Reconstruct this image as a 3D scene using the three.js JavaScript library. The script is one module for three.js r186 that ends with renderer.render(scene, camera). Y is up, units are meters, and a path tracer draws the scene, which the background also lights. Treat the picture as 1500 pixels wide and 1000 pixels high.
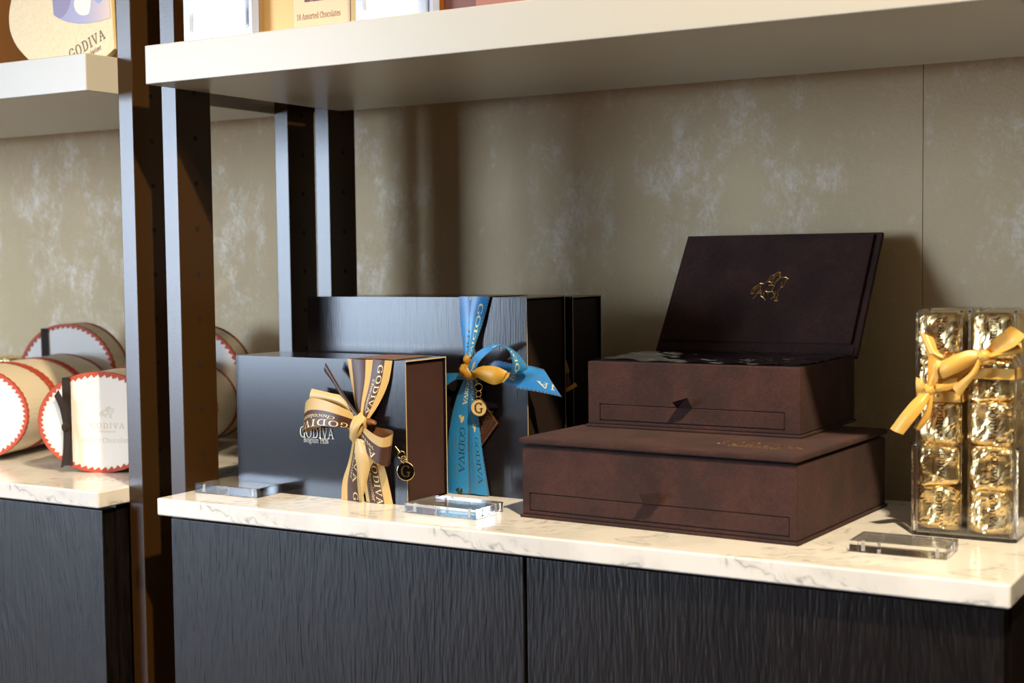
import * as THREE from 'three';
import { RoundedBoxGeometry } from 'three/addons/geometries/RoundedBoxGeometry.js';
import { RectAreaLightUniformsLib } from 'three/addons/lights/RectAreaLightUniformsLib.js';
import { TextGeometry } from 'three/addons/geometries/TextGeometry.js';
import { FontLoader } from 'three/addons/loaders/FontLoader.js';
import { mergeGeometries } from 'three/addons/utils/BufferGeometryUtils.js';
import { Brush, Evaluator, SUBTRACTION } from 'three-bvh-csg';

// ------------------------------------------------------------ camera, light, exposure
// World: y = 0 is the top of the marble counters, z = 0 their front edge, x = 0 the left end of the right-hand unit.
const scene = new THREE.Scene();
const renderer = new THREE.WebGLRenderer({ antialias: true });
renderer.toneMapping = THREE.LinearToneMapping;
renderer.toneMappingExposure = 1.1;
renderer.shadowMap.enabled = true;
const FPX = 2077;
const camera = new THREE.PerspectiveCamera(2 * Math.atan(500 / FPX) * 180 / Math.PI, 1.5, 0.05, 40);
camera.position.set(1.1667, 0.2649, 1.1712);
camera.rotation.order = 'YXZ';
camera.rotation.set(-0.057, 0.5346, -0.012);
camera.updateMatrixWorld(true);
camera.focus = 1.55;
camera.userData.fStop = 6.3;
scene.background = new THREE.Color(0.75, 0.86, 1.0);

RectAreaLightUniformsLib.init();
const WIN = { x0: -6.4, x1: -3.6, y0: -0.40, y1: 1.70, z: 5.5 };
{ // daylight entering through the shop window in the front wall
  const l = new THREE.RectAreaLight(new THREE.Color(0.64, 0.79, 1.0), 28, WIN.x1 - WIN.x0, WIN.y1 - WIN.y0);
  l.position.set((WIN.x0 + WIN.x1) / 2, (WIN.y0 + WIN.y1) / 2, WIN.z - 0.02);
  l.lookAt(l.position.x, l.position.y, -5);
  l.name = 'window_daylight'; scene.add(l);
}
const SPOTS = [ // ceiling spotlights: position, target, intensity, cone; downlights are unseen fill added for bounce
  [[1.38, 1.66, 0.77], [0.50, 0.08, -0.10], 21, 0.62, 'dark ceiling spotlight above the suede boxes and gold chocolate tubes'],
  [[0.60, 1.66, 1.0], [-0.22, -0.02, -0.12], 4.5, 0.30, 'dark ceiling spotlight above the round scalloped boxes'],
  [[-1.6, 1.70, 1.9], [-1.6, 0, 1.9], 32, 1.0, 'dark ceiling downlight added as unseen fill over the floor by the shop window'],
  [[0.2, 1.70, 2.3], [0.2, 0, 2.3], 32, 1.0, 'dark ceiling downlight added as unseen fill over the middle of the floor'],
  [[2.0, 1.70, 2.1], [2.0, 0, 2.1], 9, 0.9, 'dark ceiling downlight added as unseen fill over the floor by the side wall'],
];

// ------------------------------------------------------------ helpers
let seed = 7;
const rnd = () => { seed = (seed * 1664525 + 1013904223) >>> 0; return seed / 4294967296; };
const V = (x, y, z) => new THREE.Vector3(x, y, z);
function ray(u, v) { return V((u - 750) / FPX, -(v - 500) / FPX, -1).applyQuaternion(camera.quaternion); }
function onZ(u, v, z) { const d = ray(u, v); return camera.position.clone().addScaledVector(d, (z - camera.position.z) / d.z); }
function onY(u, v, y) { const d = ray(u, v); return camera.position.clone().addScaledVector(d, (y - camera.position.y) / d.y); }
const taken = {};
function numbered(n) { if (!(n in taken)) { taken[n] = 0; return n; } taken[n]++; return n + '_' + String(taken[n]).padStart(3, '0'); }
function shadows(o) { o.castShadow = true; o.receiveShadow = true; return o; }
function thing(name, label, category, [x, y, z] = [0, 0, 0], turn = 0, group) {
  const g = new THREE.Group(); g.name = numbered(name); g.position.set(x, y, z); g.rotation.y = turn;
  g.userData = { label, category }; if (group) g.userData.group = group;
  scene.add(g); g.updateMatrixWorld(true); return g;
}
function part(parent, name, geo, mat, label) {
  const m = shadows(new THREE.Mesh(geo, mat)); m.name = name; if (label) m.userData.label = label; parent.add(m); return m;
}
function single(name, label, category, geo, mat, [x, y, z] = [0, 0, 0], turn = 0, group) {
  const m = shadows(new THREE.Mesh(geo, mat)); m.name = numbered(name); m.position.set(x, y, z); m.rotation.y = turn;
  m.userData = { label, category }; if (group) m.userData.group = group; scene.add(m); return m;
}
function structure(name, geo, mat) { const m = shadows(new THREE.Mesh(geo, mat)); m.name = name; m.userData.kind = 'structure'; scene.add(m); return m; }
function metric(geo, sx = 1, sy = 1) { // uv in metres by the way each face points
  const p = geo.attributes.position, n = geo.attributes.normal, uv = new Float32Array(p.count * 2);
  for (let i = 0; i < p.count; i++) {
    const ax = Math.abs(n.getX(i)), ay = Math.abs(n.getY(i)), az = Math.abs(n.getZ(i));
    let a, b;
    if (ay > ax && ay > az) { a = p.getX(i); b = p.getZ(i); } else if (ax > az) { a = p.getZ(i); b = p.getY(i); } else { a = p.getX(i); b = p.getY(i); }
    uv[2 * i] = a / sx; uv[2 * i + 1] = b / sy;
  }
  geo.setAttribute('uv', new THREE.BufferAttribute(uv, 2)); return geo;
}
function box(x0, x1, y0, y1, z0, z1) { const g = new THREE.BoxGeometry(x1 - x0, y1 - y0, z1 - z0); g.translate((x0 + x1) / 2, (y0 + y1) / 2, (z0 + z1) / 2); return metric(g); }
function rbox(x0, x1, y0, y1, z0, z1, r = 0.0012, seg = 2) { const g = new RoundedBoxGeometry(x1 - x0, y1 - y0, z1 - z0, seg, r); g.translate((x0 + x1) / 2, (y0 + y1) / 2, (z0 + z1) / 2); return metric(g); }
function toLocal(geo, parent) { parent.updateWorldMatrix(true, false); geo.applyMatrix4(parent.matrixWorld.clone().invert()); return geo; }

// tileable value noise and fbm
function noiseField(n, period, s) {
  let t = s >>> 0; const r = () => { t = (t * 1664525 + 1013904223) >>> 0; return t / 4294967296; };
  const [px, py] = Array.isArray(period) ? period : [period, period];
  const g = new Float32Array(px * py); for (let i = 0; i < g.length; i++) g[i] = r();
  const out = new Float32Array(n * n), sm = f => f * f * (3 - 2 * f);
  for (let y = 0; y < n; y++) for (let x = 0; x < n; x++) {
    const fx = x / n * px, fy = y / n * py, ix = Math.floor(fx), iy = Math.floor(fy), a = sm(fx - ix), b = sm(fy - iy);
    const i1 = (ix + 1) % px, j1 = (iy + 1) % py;
    out[y * n + x] = (g[iy * px + ix] * (1 - a) + g[iy * px + i1] * a) * (1 - b) + (g[j1 * px + ix] * (1 - a) + g[j1 * px + i1] * a) * b;
  }
  return out;
}
function fbm(n, px, py, oct, s, gain = 0.55) {
  const out = new Float32Array(n * n); let amp = 1, tot = 0;
  for (let o = 0; o < oct; o++) { const f = noiseField(n, [px << o, py << o], s + o * 131); for (let i = 0; i < out.length; i++) out[i] += f[i] * amp; tot += amp; amp *= gain; }
  for (let i = 0; i < out.length; i++) out[i] /= tot; return out;
}
function dataTex(n, f, { srgb = true, repeat = [1, 1] } = {}) {
  const d = new Uint8Array(n * n * 4);
  for (let i = 0; i < n * n; i++) { const c = f(i, i % n, Math.floor(i / n)); for (let k = 0; k < 3; k++) d[4 * i + k] = Math.max(0, Math.min(255, Math.round((Array.isArray(c) ? c[k] : c) * 255))); d[4 * i + 3] = 255; }
  const t = new THREE.DataTexture(d, n, n); t.wrapS = t.wrapT = THREE.RepeatWrapping; t.magFilter = THREE.LinearFilter; t.minFilter = THREE.LinearFilter;
  if (srgb) t.colorSpace = THREE.SRGBColorSpace; t.repeat.set(...repeat); t.needsUpdate = true; return t;
}
const mixc = (a, b, t) => a.map((v, k) => v + (b[k] - v) * t);
const ss = (a, b, x) => { const t = Math.max(0, Math.min(1, (x - a) / (b - a))); return t * t * (3 - 2 * t); };
function canvasTex(w, h, draw) {
  const c = document.createElement('canvas'); c.width = w; c.height = h; draw(c.getContext('2d'), w, h);
  const t = new THREE.CanvasTexture(c); t.colorSpace = THREE.SRGBColorSpace; t.magFilter = THREE.LinearFilter; return t;
}
const std = o => new THREE.MeshStandardMaterial(o), phys = o => new THREE.MeshPhysicalMaterial(o);
const fontSerif = await new FontLoader().loadAsync('fonts/droid/droid_serif_regular.typeface.json');
const fontSans = await new FontLoader().loadAsync('fonts/droid/droid_sans_regular.typeface.json');
function text(str, size, spacing = 0, depth = 0.0002, font = fontSerif, narrow = 1) { // centred on x, baseline at y = 0, faces +z
  const list = []; let x = 0;
  for (const ch of str) {
    if (ch !== ' ') { const g = new TextGeometry(ch, { font, size, depth, curveSegments: 4, bevelEnabled: false }); g.scale(narrow, 1, 1); g.translate(x, 0, 0); list.push(g); }
    const gl = font.data.glyphs[ch]; x += (gl ? gl.ha : 600) / font.data.resolution * size * narrow + spacing;
  }
  const m = mergeGeometries(list); m.translate(-(x - spacing) / 2, 0, 0); return m;
}

// ------------------------------------------------------------ materials
const nA = fbm(1024, 5, 5, 7, 11), nB = fbm(1024, 9, 7, 6, 23), nFine = fbm(512, 90, 90, 2, 5), nGrain = fbm(1024, 240, 6, 2, 41), nGrain2 = fbm(1024, 30, 3, 4, 57), nCloud = fbm(512, 6, 6, 5, 77);
const nTall = fbm(1024, 15, 11, 6, 91, 0.76);
const wallFleck = i => { const x = i % 1024, y = Math.floor(i / 1024); const f = nFine[(y % 512) * 512 + (x % 512)]; return ss(0.45, 0.76, nTall[i] * 0.72 + nA[i] * 0.28 + (f - 0.5) * 0.16); };
const wallMap = dataTex(1024, i => mixc(mixc([0.745, 0.665, 0.52], [0.79, 0.71, 0.565], nB[i]), [0.89, 0.865, 0.83], wallFleck(i) * 0.62), { repeat: [1.7, 1.5] });
const wallRough = dataTex(1024, i => { const k = 0.8 - 0.3 * wallFleck(i); return [k, k, k]; }, { srgb: false, repeat: [1.7, 1.5] });
const wallBump = dataTex(512, i => nFine[i], { srgb: false, repeat: [4, 4] });
const M = {};
M.wall = std({ map: wallMap, roughnessMap: wallRough, roughness: 1, bumpMap: wallBump, bumpScale: 0.0003 });
M.plaster = std({ color: 0xcfc6b8, roughness: 0.9 });
M.frontWall = std({ color: 0x54463a, roughness: 0.6 });
M.ceiling = std({ color: 0xe9e4da, roughness: 0.9 });
M.floor = std({ map: dataTex(512, i => mixc([0.30, 0.22, 0.16], [0.40, 0.31, 0.23], nCloud[i])), roughness: 0.45 });
M.shelf = phys({ color: new THREE.Color(0.415, 0.405, 0.355), roughness: 0.34, bumpMap: dataTex(512, i => nFine[i], { srgb: false, repeat: [3, 3] }), bumpScale: 0.00003 });
const vein = (i, a, w) => Math.exp(-Math.abs(nMarb[i] - a) / w) * ss(0.46, 0.66, nB[(i + 523 * 1024) % (1024 * 1024)]);
const nMarb0 = fbm(1024, 3, 3, 3, 301), nMarb1 = fbm(1024, 6, 6, 5, 331), nMarb = new Float32Array(1024 * 1024);
for (let i = 0; i < nMarb.length; i++) { const x = i % 1024, y = Math.floor(i / 1024); nMarb[i] = 0.5 + 0.5 * Math.sin(((x + 2 * y) / 1024 * 2 + nMarb0[i] * 3.2 + nMarb1[i] * 1.5) * Math.PI * 2); }
M.marble = phys({
  map: dataTex(1024, i => { const v = Math.min(1, vein(i, 0.5, 0.09) * 0.5 + vein(i, 0.95, 0.03) * 0.25 + 0.12 * vein(i, 0.5, 0.3)); const c = mixc([0.90, 0.89, 0.865], [0.85, 0.845, 0.82], ss(0.4, 0.7, nMarb1[i])); return mixc(c, [0.50, 0.50, 0.48], v); }, { repeat: [3.2, 3.2] }),
  roughness: 0.14,
});
M.bronze = phys({ color: new THREE.Color(0.036, 0.0165, 0.0042), roughness: 0.28, bumpMap: dataTex(512, i => nFine[i], { srgb: false, repeat: [14, 14] }), bumpScale: 0.00005 });
M.hole = std({ color: 0x0a0604, roughness: 0.8 });
const nPore = fbm(1024, 210, 34, 2, 611), nRing = fbm(1024, 3, 2, 3, 641);
const grainv = i => { const x = i % 1024, y = Math.floor(i / 1024), q = Math.floor(x + 1024 + (nRing[i] - 0.5) * 70) % 1024, j = y * 1024 + q; return nPore[j] * 0.55 + nGrain2[j] * 0.25 + 0.2 * (0.5 + 0.5 * Math.sin((nRing[i] * 10 + q / 1024 * 22) * Math.PI)); };
M.oak = phys({
  map: dataTex(1024, i => mixc([0.040, 0.031, 0.031], [0.085, 0.069, 0.066], ss(0.3, 0.72, grainv(i))), { repeat: [2.1, 1.6] }),
  bumpMap: dataTex(1024, i => grainv(i), { srgb: false, repeat: [2.1, 1.6] }), bumpScale: 0.0006, roughness: 0.36, specularIntensity: 0.7,
});
M.toe = std({ color: 0x17110d, roughness: 0.7 });
const linen = dataTex(1024, i => nGrain[i], { srgb: false, repeat: [6, 7] });
M.black = phys({ color: new THREE.Color(0.009, 0.008, 0.011), roughness: 0.17, bumpMap: linen, bumpScale: 0.00003, specularIntensity: 0.6 });
M.cardEdge = std({ color: 0xcdb78a, roughness: 0.7 });
const suedeMap = dataTex(512, (i) => mixc([0.158, 0.076, 0.06], [0.252, 0.134, 0.105], ss(0.25, 0.75, nCloud[i] * 0.7 + nFine[i] * 0.3)), { repeat: [5, 5] });
const suedeBump = dataTex(512, i => nFine[i], { srgb: false, repeat: [10, 10] });
M.suede = phys({ map: suedeMap, roughness: 0.95, bumpMap: suedeBump, bumpScale: 0.0003, sheen: 0.35, sheenRoughness: 0.5, sheenColor: new THREE.Color(0.32, 0.17, 0.13) });
M.brownInner = phys({ map: dataTex(512, i => mixc([0.19, 0.085, 0.055], [0.26, 0.13, 0.09], nCloud[i]), { repeat: [6, 6] }), roughness: 0.9, bumpMap: suedeBump, bumpScale: 0.0002 });
M.shadedCard = phys({ color: new THREE.Color(0.018, 0.009, 0.006), roughness: 0.6 });  // inner-box brown darkened so the colour carries the shade on these ends
M.film = phys({ color: 0x0b0b0d, roughness: 0.08, clearcoat: 1, clearcoatRoughness: 0.05 });
M.goldPrint = std({ color: new THREE.Color(0.86, 0.58, 0.20), metalness: 1, roughness: 0.3 });
M.silverPrint = std({ color: new THREE.Color(0.80, 0.76, 0.68), roughness: 0.4 });
M.goldMetal = std({ color: new THREE.Color(0.93, 0.72, 0.33), metalness: 1, roughness: 0.2 });
M.goldSatin = std({ color: new THREE.Color(0.86, 0.68, 0.34), metalness: 0.45, roughness: 0.4 });
M.goldDark = std({ color: new THREE.Color(0.40, 0.26, 0.07), metalness: 1, roughness: 0.35 });
M.charmEnamel = phys({ color: 0x0a0605, roughness: 0.15 });
M.acrylic = phys({ color: 0xffffff, roughness: 0.01, transmission: 1, thickness: 0.01, ior: 1.49 });
M.frost = phys({ color: 0xf2f2f0, roughness: 0.35, transmission: 0.35, thickness: 0 });
M.rail = phys({ color: 0xcfdcf2, roughness: 0.12, transmission: 0.5, thickness: 0 });
M.pane = phys({ color: 0xffffff, roughness: 0.02, transmission: 1, thickness: 0, ior: 1.5 });
M.glass = phys({ color: 0xffffff, roughness: 0.0, transmission: 1, thickness: 0, ior: 1.5 });

// ------------------------------------------------------------ the room
const FL = -0.92, CE = 1.80, ZW = -0.49, XL = -7.0, XR = 2.9, ZF = WIN.z;
structure('floor', box(XL - 0.2, XR + 0.2, FL - 0.15, FL, ZW - 0.2, ZF + 0.2), M.floor);
structure('ceiling', box(XL - 0.2, XR + 0.2, CE, CE + 0.15, ZW - 0.2, ZF + 0.2), M.ceiling);
structure('wall_left', box(XL - 0.2, XL, FL, CE, ZW - 0.2, ZF + 0.2), M.plaster);
structure('wall_right', box(XR, XR + 0.2, FL, CE, ZW - 0.2, ZF + 0.2), M.frontWall);
{ // back wall: substrate and papered panels with butt joints
  const w = structure('wall_back', box(XL, XR, FL, CE, ZW - 0.2, ZW - 0.003), M.plaster);
  const xs = [XL]; for (let x = 0.738 - 0.92 * 4; x < XR - 0.2; x += 0.92) if (x > XL + 0.2) xs.push(x); xs.push(XR);
  for (let k = 0; k + 1 < xs.length; k++) part(w, 'wall_panel', box(xs[k] + 0.0004, xs[k + 1] - 0.0004, FL, CE, ZW - 0.003, ZW), M.wall);
}
{ // front wall with the shop window
  const f = (a, b, c, d) => box(a, b, c, d, ZF, ZF + 0.2);
  structure('wall_front', mergeGeometries([f(XL, WIN.x0, FL, CE), f(WIN.x1, XR, FL, CE), f(WIN.x0, WIN.x1, FL, WIN.y0), f(WIN.x0, WIN.x1, WIN.y1, CE)]), M.frontWall);
  const w = new THREE.Group(); w.name = 'window_1'; w.userData.kind = 'structure'; scene.add(w);
  const fr = (a, b, c, d) => box(a, b, c, d, ZF + 0.05, ZF + 0.11), t = 0.05;
  part(w, 'window_frame', mergeGeometries([fr(WIN.x0, WIN.x0 + t, WIN.y0, WIN.y1), fr(WIN.x1 - t, WIN.x1, WIN.y0, WIN.y1), fr(WIN.x0 + t, WIN.x1 - t, WIN.y0, WIN.y0 + t), fr(WIN.x0 + t, WIN.x1 - t, WIN.y1 - t, WIN.y1)]), M.bronze);
  part(w, 'window_pane', box(WIN.x0 + t, WIN.x1 - t, WIN.y0 + t, WIN.y1 - t, ZF + 0.075, ZF + 0.083), M.pane);
}
{ // ceiling spotlights
  const housing = std({ color: 0x2a2725, roughness: 0.5 }), lens = std({ color: 0xfff0d8, emissive: 0xffdca8, emissiveIntensity: 3, roughness: 0.4 });
  SPOTS.forEach(([p, q, I, cone, label]) => {
    const t = thing('ceiling_spotlight', label, 'spotlight', p);
    const dir = V(q[0] - p[0], q[1] - p[1], q[2] - p[2]).normalize(), rot = new THREE.Quaternion().setFromUnitVectors(V(0, -1, 0), dir);
    const can = new THREE.CylinderGeometry(0.035, 0.042, 0.11, 32, 1, true); can.translate(0, 0.03, 0); can.applyQuaternion(rot); part(t, 'housing', can, housing);
    const cap = new THREE.CylinderGeometry(0.035, 0.035, 0.004, 32); cap.translate(0, 0.087, 0); cap.applyQuaternion(rot); part(t, 'end_cap', cap, housing);
    const disc = new THREE.CylinderGeometry(0.036, 0.036, 0.004, 32); disc.translate(0, 0.0, 0); disc.applyQuaternion(rot); part(t, 'lamp_lens', disc, lens);
    const rise = CE - p[1] - 0.05; const stem = new THREE.CylinderGeometry(0.008, 0.008, rise, 12); stem.translate(0, 0.05 + rise / 2, 0); part(t, 'stem', stem, housing);
    const l = new THREE.SpotLight(new THREE.Color(1.0, 0.80, 0.54), I, 0, cone, 0.7, 2); l.position.copy(dir).multiplyScalar(0.02); l.target.position.copy(dir); t.add(l); t.add(l.target); l.name = 'spot_beam';
    l.castShadow = true; l.shadow.mapSize.set(2048, 2048); l.shadow.radius = 1.6;
  });
}

// ------------------------------------------------------------ shelving
const L = 0.9363, H = 0.4665, S = 0.0431, G = 0.0924, DEP = 0.355, PW = 0.0234, PD = 0.057, ZP = -0.048, ZQ = -0.3305;
function post(x0, zf, label, holes) {
  const t = thing('shelf_post', label, 'post', [x0 + PW / 2, FL, zf - PD / 2]);
  part(t, 'upright', rbox(-PW / 2, PW / 2, 0, CE - FL, -PD / 2, PD / 2, 0.0012), M.bronze);
  if (holes) for (let k = 0; k < 26; k++) { const h = new THREE.CylinderGeometry(0.003, 0.003, 0.002, 14); h.rotateZ(Math.PI / 2); h.translate(PW / 2 - 0.0007, 0.4856 + k * 0.0529, -0.001); part(t, 'pin_hole', h, M.hole); }
}
post(-G, ZP, 'bronze front shelf post at the right end of the bay of round boxes', true);
post(-PW, ZP, 'bronze front shelf post with pin holes beside the gold-ribboned dark gift box', true);
post(-G, ZQ, 'bronze rear shelf post at the right end of the bay of round boxes', true);
post(-PW, ZQ, 'bronze rear shelf post with pin holes behind the blue-ribboned dark gift box', true);
single('back_panel', 'narrow bronze filler panel added to block stray light in the gap between the two bays', 'panel', box(-G, 0, H + 0.006, CE, ZQ - PD - 0.006, ZQ - PD - 0.0004), M.bronze);  // hidden panel, added to stop the spotlight leaking between the bays
single('side_rail', 'bronze rail added between the front and rear posts to block stray light above the long shelf', 'rail', rbox(-PW, -0.0006, H + S + 0.001, H + S + 0.09, ZQ + 0.0004, ZP - PD - 0.0004, 0.001), M.bronze);  // added rail, keeps a spotlight streak off the wall behind the gap
const X2 = L + 0.0006;
single('display_shelf', 'cream shelf board of the bay past the gold chocolate tubes', 'shelf', rbox(X2 + 0.0002, 1.95, H, H + S, -DEP, 0, 0.0012), M.shelf);
single('display_shelf', 'long cream shelf board above the suede boxes', 'shelf', rbox(0.0002, L - 0.0002, H, H + S, -DEP, 0, 0.0012), M.shelf);
single('display_shelf', 'cream shelf board above the round scalloped boxes', 'shelf', rbox(-1.1, -G - 0.0002, H, H + S, -DEP, 0, 0.0012), M.shelf);
M.backPanel = phys({ color: new THREE.Color(0.23, 0.075, 0.01), roughness: 0.9, specularIntensity: 0.3 });
single('back_panel', 'bronze brown back panel standing behind the cartons on the long shelf', 'panel', box(0.0002, L - 0.0002, H + 0.006, CE, -DEP - 0.0125, -DEP - 0.0003), M.backPanel);
single('back_panel', 'bronze brown back panel standing behind the pale gold rounded box', 'panel', box(-1.1, -G - 0.0002, H + 0.006, CE, -DEP - 0.0125, -DEP - 0.0003), M.backPanel);
single('back_panel', 'bronze brown back panel of the bay past the gold chocolate tubes', 'panel', box(X2 + 0.0002, 1.95, H + 0.006, CE, -DEP - 0.0125, -DEP - 0.0003), M.backPanel);
const slab = (x0, x1, dep) => rbox(x0, x1, -0.02, 0, -dep, 0, 0.0022, 3);
single('marble_countertop', 'white marble countertop carrying the suede boxes and ribboned gift boxes', 'countertop', slab(0.0002, L - 0.0002, DEP), M.marble);
single('marble_countertop', 'white marble countertop of the bay past the gold chocolate tubes', 'countertop', slab(L + G, 1.95, DEP), M.marble);
single('marble_countertop', 'white marble countertop carrying the round scalloped boxes', 'countertop', slab(-1.1, -G - 0.0002, 0.455), M.marble);
function cabinet(label, x0, x1, xs) {
  const t = thing('base_cabinet', label, 'cabinet', [(x0 + x1) / 2, FL, 0]), c = (x0 + x1) / 2;
  part(t, 'carcass', box(x0 - c, x1 - c, 0.08, -0.02 - FL, -DEP + 0.01, -0.034), M.oak);
  part(t, 'plinth', box(x0 - c + 0.02, x1 - c - 0.02, 0, 0.08, -DEP + 0.03, -0.06), M.toe);
  for (let k = 0; k + 1 < xs.length; k++) { const g = rbox(xs[k] - c + 0.0016, xs[k + 1] - c - 0.0016, 0.085, -0.0245 - FL, -0.034, -0.014, 0.0012); const uv = g.attributes.uv; for (let i = 0; i < uv.count; i++) uv.setX(i, uv.getX(i) + k * 0.37); part(t, 'door', g, M.oak); }
}
cabinet('dark oak base cabinet with two doors under the suede boxes', 0.0062, L - 0.006, [0.0062, 0.4764, L - 0.006]);
cabinet('dark oak base cabinet of the bay past the gold chocolate tubes', L + G + 0.006, 1.94, [L + G + 0.006, 1.94]);
cabinet('dark oak base cabinet under the round scalloped boxes', -1.09, -G - 0.008, [-1.09, -0.585, -G - 0.008]);

// ------------------------------------------------------------ emblem: rider on horse, traced as strokes (crop units, 12.5 per pixel, x from 220 to 905, y from 230 to 750)
const HORSE = [
  [[440, 432], [360, 430], [325, 470], [255, 512], [228, 570], [240, 622], [290, 612]], [[375, 470], [320, 530], [272, 560], [262, 612]], [[345, 445], [300, 500], [250, 545]],
  [[360, 430], [420, 440], [465, 425], [520, 350], [560, 292], [640, 252], [690, 232], [724, 255], [715, 292]], [[700, 245], [690, 280], [640, 300], [600, 370], [625, 430]], [[560, 300], [620, 290], [560, 360], [500, 420]], [[720, 300], [748, 302]],
  [[742, 304], [690, 360], [650, 430]], [[520, 400], [570, 410], [600, 440], [540, 470]], [[655, 430], [700, 370], [760, 335], [830, 322], [902, 352]], [[902, 355], [862, 378], [845, 450], [822, 502], [795, 490]],
  [[785, 412], [797, 480], [780, 540], [758, 570], [772, 650], [758, 700], [792, 745], [728, 745]], [[540, 475], [620, 465], [660, 510], [608, 572]], [[650, 432], [666, 482], [630, 560]],
  [[510, 545], [520, 576], [600, 586], [650, 580], [690, 630], [716, 660], [650, 716]], [[716, 590], [712, 640], [742, 740]], [[570, 590], [566, 640]],
  [[385, 470], [393, 540], [435, 592], [440, 660], [500, 690], [560, 745]], [[500, 575], [480, 650], [545, 740]], [[400, 560], [352, 600], [332, 670], [284, 716]], [[430, 605], [362, 615]],
];
function emblem(width, r, depth = 1) { // centred, in the xy plane
  const k = width / 680, list = [];
  for (const s of HORSE) {
    const c = new THREE.CatmullRomCurve3(s.map(([x, y]) => V((x - 565) * k, (490 - y) * k, 0)), false, 'catmullrom', 0.4);
    const g = new THREE.TubeGeometry(c, s.length * 4, r, 6); g.scale(1, 1, depth); list.push(g);
  }
  return mergeGeometries(list);
}
function drawEmblem(ctx, x, y, w, lw, color) {
  ctx.save(); ctx.translate(x, y); const k = w / 680; ctx.strokeStyle = color; ctx.lineWidth = lw; ctx.lineCap = 'round';
  for (const s of HORSE) { ctx.beginPath(); s.forEach(([a, b], i) => ctx[i ? 'lineTo' : 'moveTo']((a - 565) * k, (b - 490) * k)); ctx.stroke(); } ctx.restore();
}
function spaced(ctx, str, x, y, sp) { let w = 0; for (const c of str) w += ctx.measureText(c).width + sp; let q = x - (w - sp) / 2; ctx.textAlign = 'left'; for (const c of str) { ctx.fillText(c, q, y); q += ctx.measureText(c).width + sp; } }

// ------------------------------------------------------------ ribbons: swept strips with a front and a back
// left / right: lists of [u, v, z]; u0..u1 and v0..v1 pick the stretch of the ribbon print
function strip(parent, name, mats, left, right, { u0 = 0, u1 = 1, v0 = 0, v1 = 1, bulge = 0, n = 28, label, th = 0.0005 } = {}) {
  const P = a => a instanceof THREE.Vector3 ? a : onZ(a[0], a[1], a[2]);
  const cl = new THREE.CatmullRomCurve3(left.map(P), false, 'centripetal'), cr = new THREE.CatmullRomCurve3(right.map(P), false, 'centripetal');
  const m = 8, pos = [], uv = [];
  const grid = [];
  for (let i = 0; i <= n; i++) {
    const a = cl.getPoint(i / n), b = cr.getPoint(i / n); const row = [];
    for (let j = 0; j <= m; j++) { const s = j / m; const q = a.clone().lerp(b, s); q.z += bulge * Math.sin(Math.PI * s); row.push(q); }
    grid.push(row);
  }
  const N = []; // normals
  for (let i = 0; i <= n; i++) { N.push([]); for (let j = 0; j <= m; j++) { const d1 = grid[Math.min(n, i + 1)][j].clone().sub(grid[Math.max(0, i - 1)][j]), d2 = grid[i][Math.min(m, j + 1)].clone().sub(grid[i][Math.max(0, j - 1)]); const q = d2.cross(d1).normalize(); N[i].push(q); } }
  // front should face the camera side on average where u runs left to right
  let s = 0; for (const r of N) for (const q of r) s += q.z; const sign = s < 0 ? -1 : 1;
  const nor = [], idx = [], W = m + 1;
  for (const side of [1, -1]) for (let i = 0; i <= n; i++) for (let j = 0; j <= m; j++) {
    const q = N[i][j].clone().multiplyScalar(sign * side), p = grid[i][j].clone().addScaledVector(q, th / 2);
    pos.push(p.x, p.y, p.z); nor.push(q.x, q.y, q.z); uv.push(u0 + (u1 - u0) * j / m, v0 + (v1 - v0) * i / n);
  }
  const total = (n + 1) * W, f = [[], []];
  for (let k = 0; k < 2; k++) for (let i = 0; i < n; i++) for (let j = 0; j < m; j++) {
    const a = k * total + i * W + j, b = a + 1, c = a + W, d = c + 1;
    const pa = V(...pos.slice(3 * a, 3 * a + 3)), pb = V(...pos.slice(3 * b, 3 * b + 3)), pc = V(...pos.slice(3 * c, 3 * c + 3)), pd = V(...pos.slice(3 * d, 3 * d + 3));
    const nn = pd.clone().sub(pa).cross(pc.clone().sub(pb)), na = V(...nor.slice(3 * a, 3 * a + 3)).add(V(...nor.slice(3 * d, 3 * d + 3)));
    if (nn.dot(na) > 0) f[k].push(a, b, d, a, d, c); else f[k].push(a, d, b, a, c, d);
  }
  for (let i = 0; i < n; i++) for (const j of [0, m]) { const a = i * W + j, b = a + W, c = a + total, d = b + total; f[0].push(a, b, c, b, d, c); }
  const g = new THREE.BufferGeometry();
  g.setAttribute('position', new THREE.Float32BufferAttribute(pos, 3)); g.setAttribute('normal', new THREE.Float32BufferAttribute(nor, 3)); g.setAttribute('uv', new THREE.Float32BufferAttribute(uv, 2));
  g.setIndex([...f[0], ...f[1]]); g.addGroup(0, f[0].length, 0); g.addGroup(f[0].length, f[1].length, 1);
  toLocal(g, parent);
  return part(parent, name, g, mats, label);
}
function knotGeo(u, v, z, rx, ry, rz, tilt) { const g = new THREE.SphereGeometry(1, 20, 14); const p = g.attributes.position; for (let i = 0; i < p.count; i++) { const x = p.getX(i), y = p.getY(i), w = p.getZ(i), k = 1 + 0.07 * Math.sin(9 * x + 3 * y) + 0.05 * Math.sin(13 * w - 5 * x); p.setXYZ(i, x * rx * k, y * ry * k, w * rz * k); } g.computeVertexNormals(); g.rotateZ(tilt); const c = onZ(u, v, z); g.translate(c.x, c.y, c.z); return g; }

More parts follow.
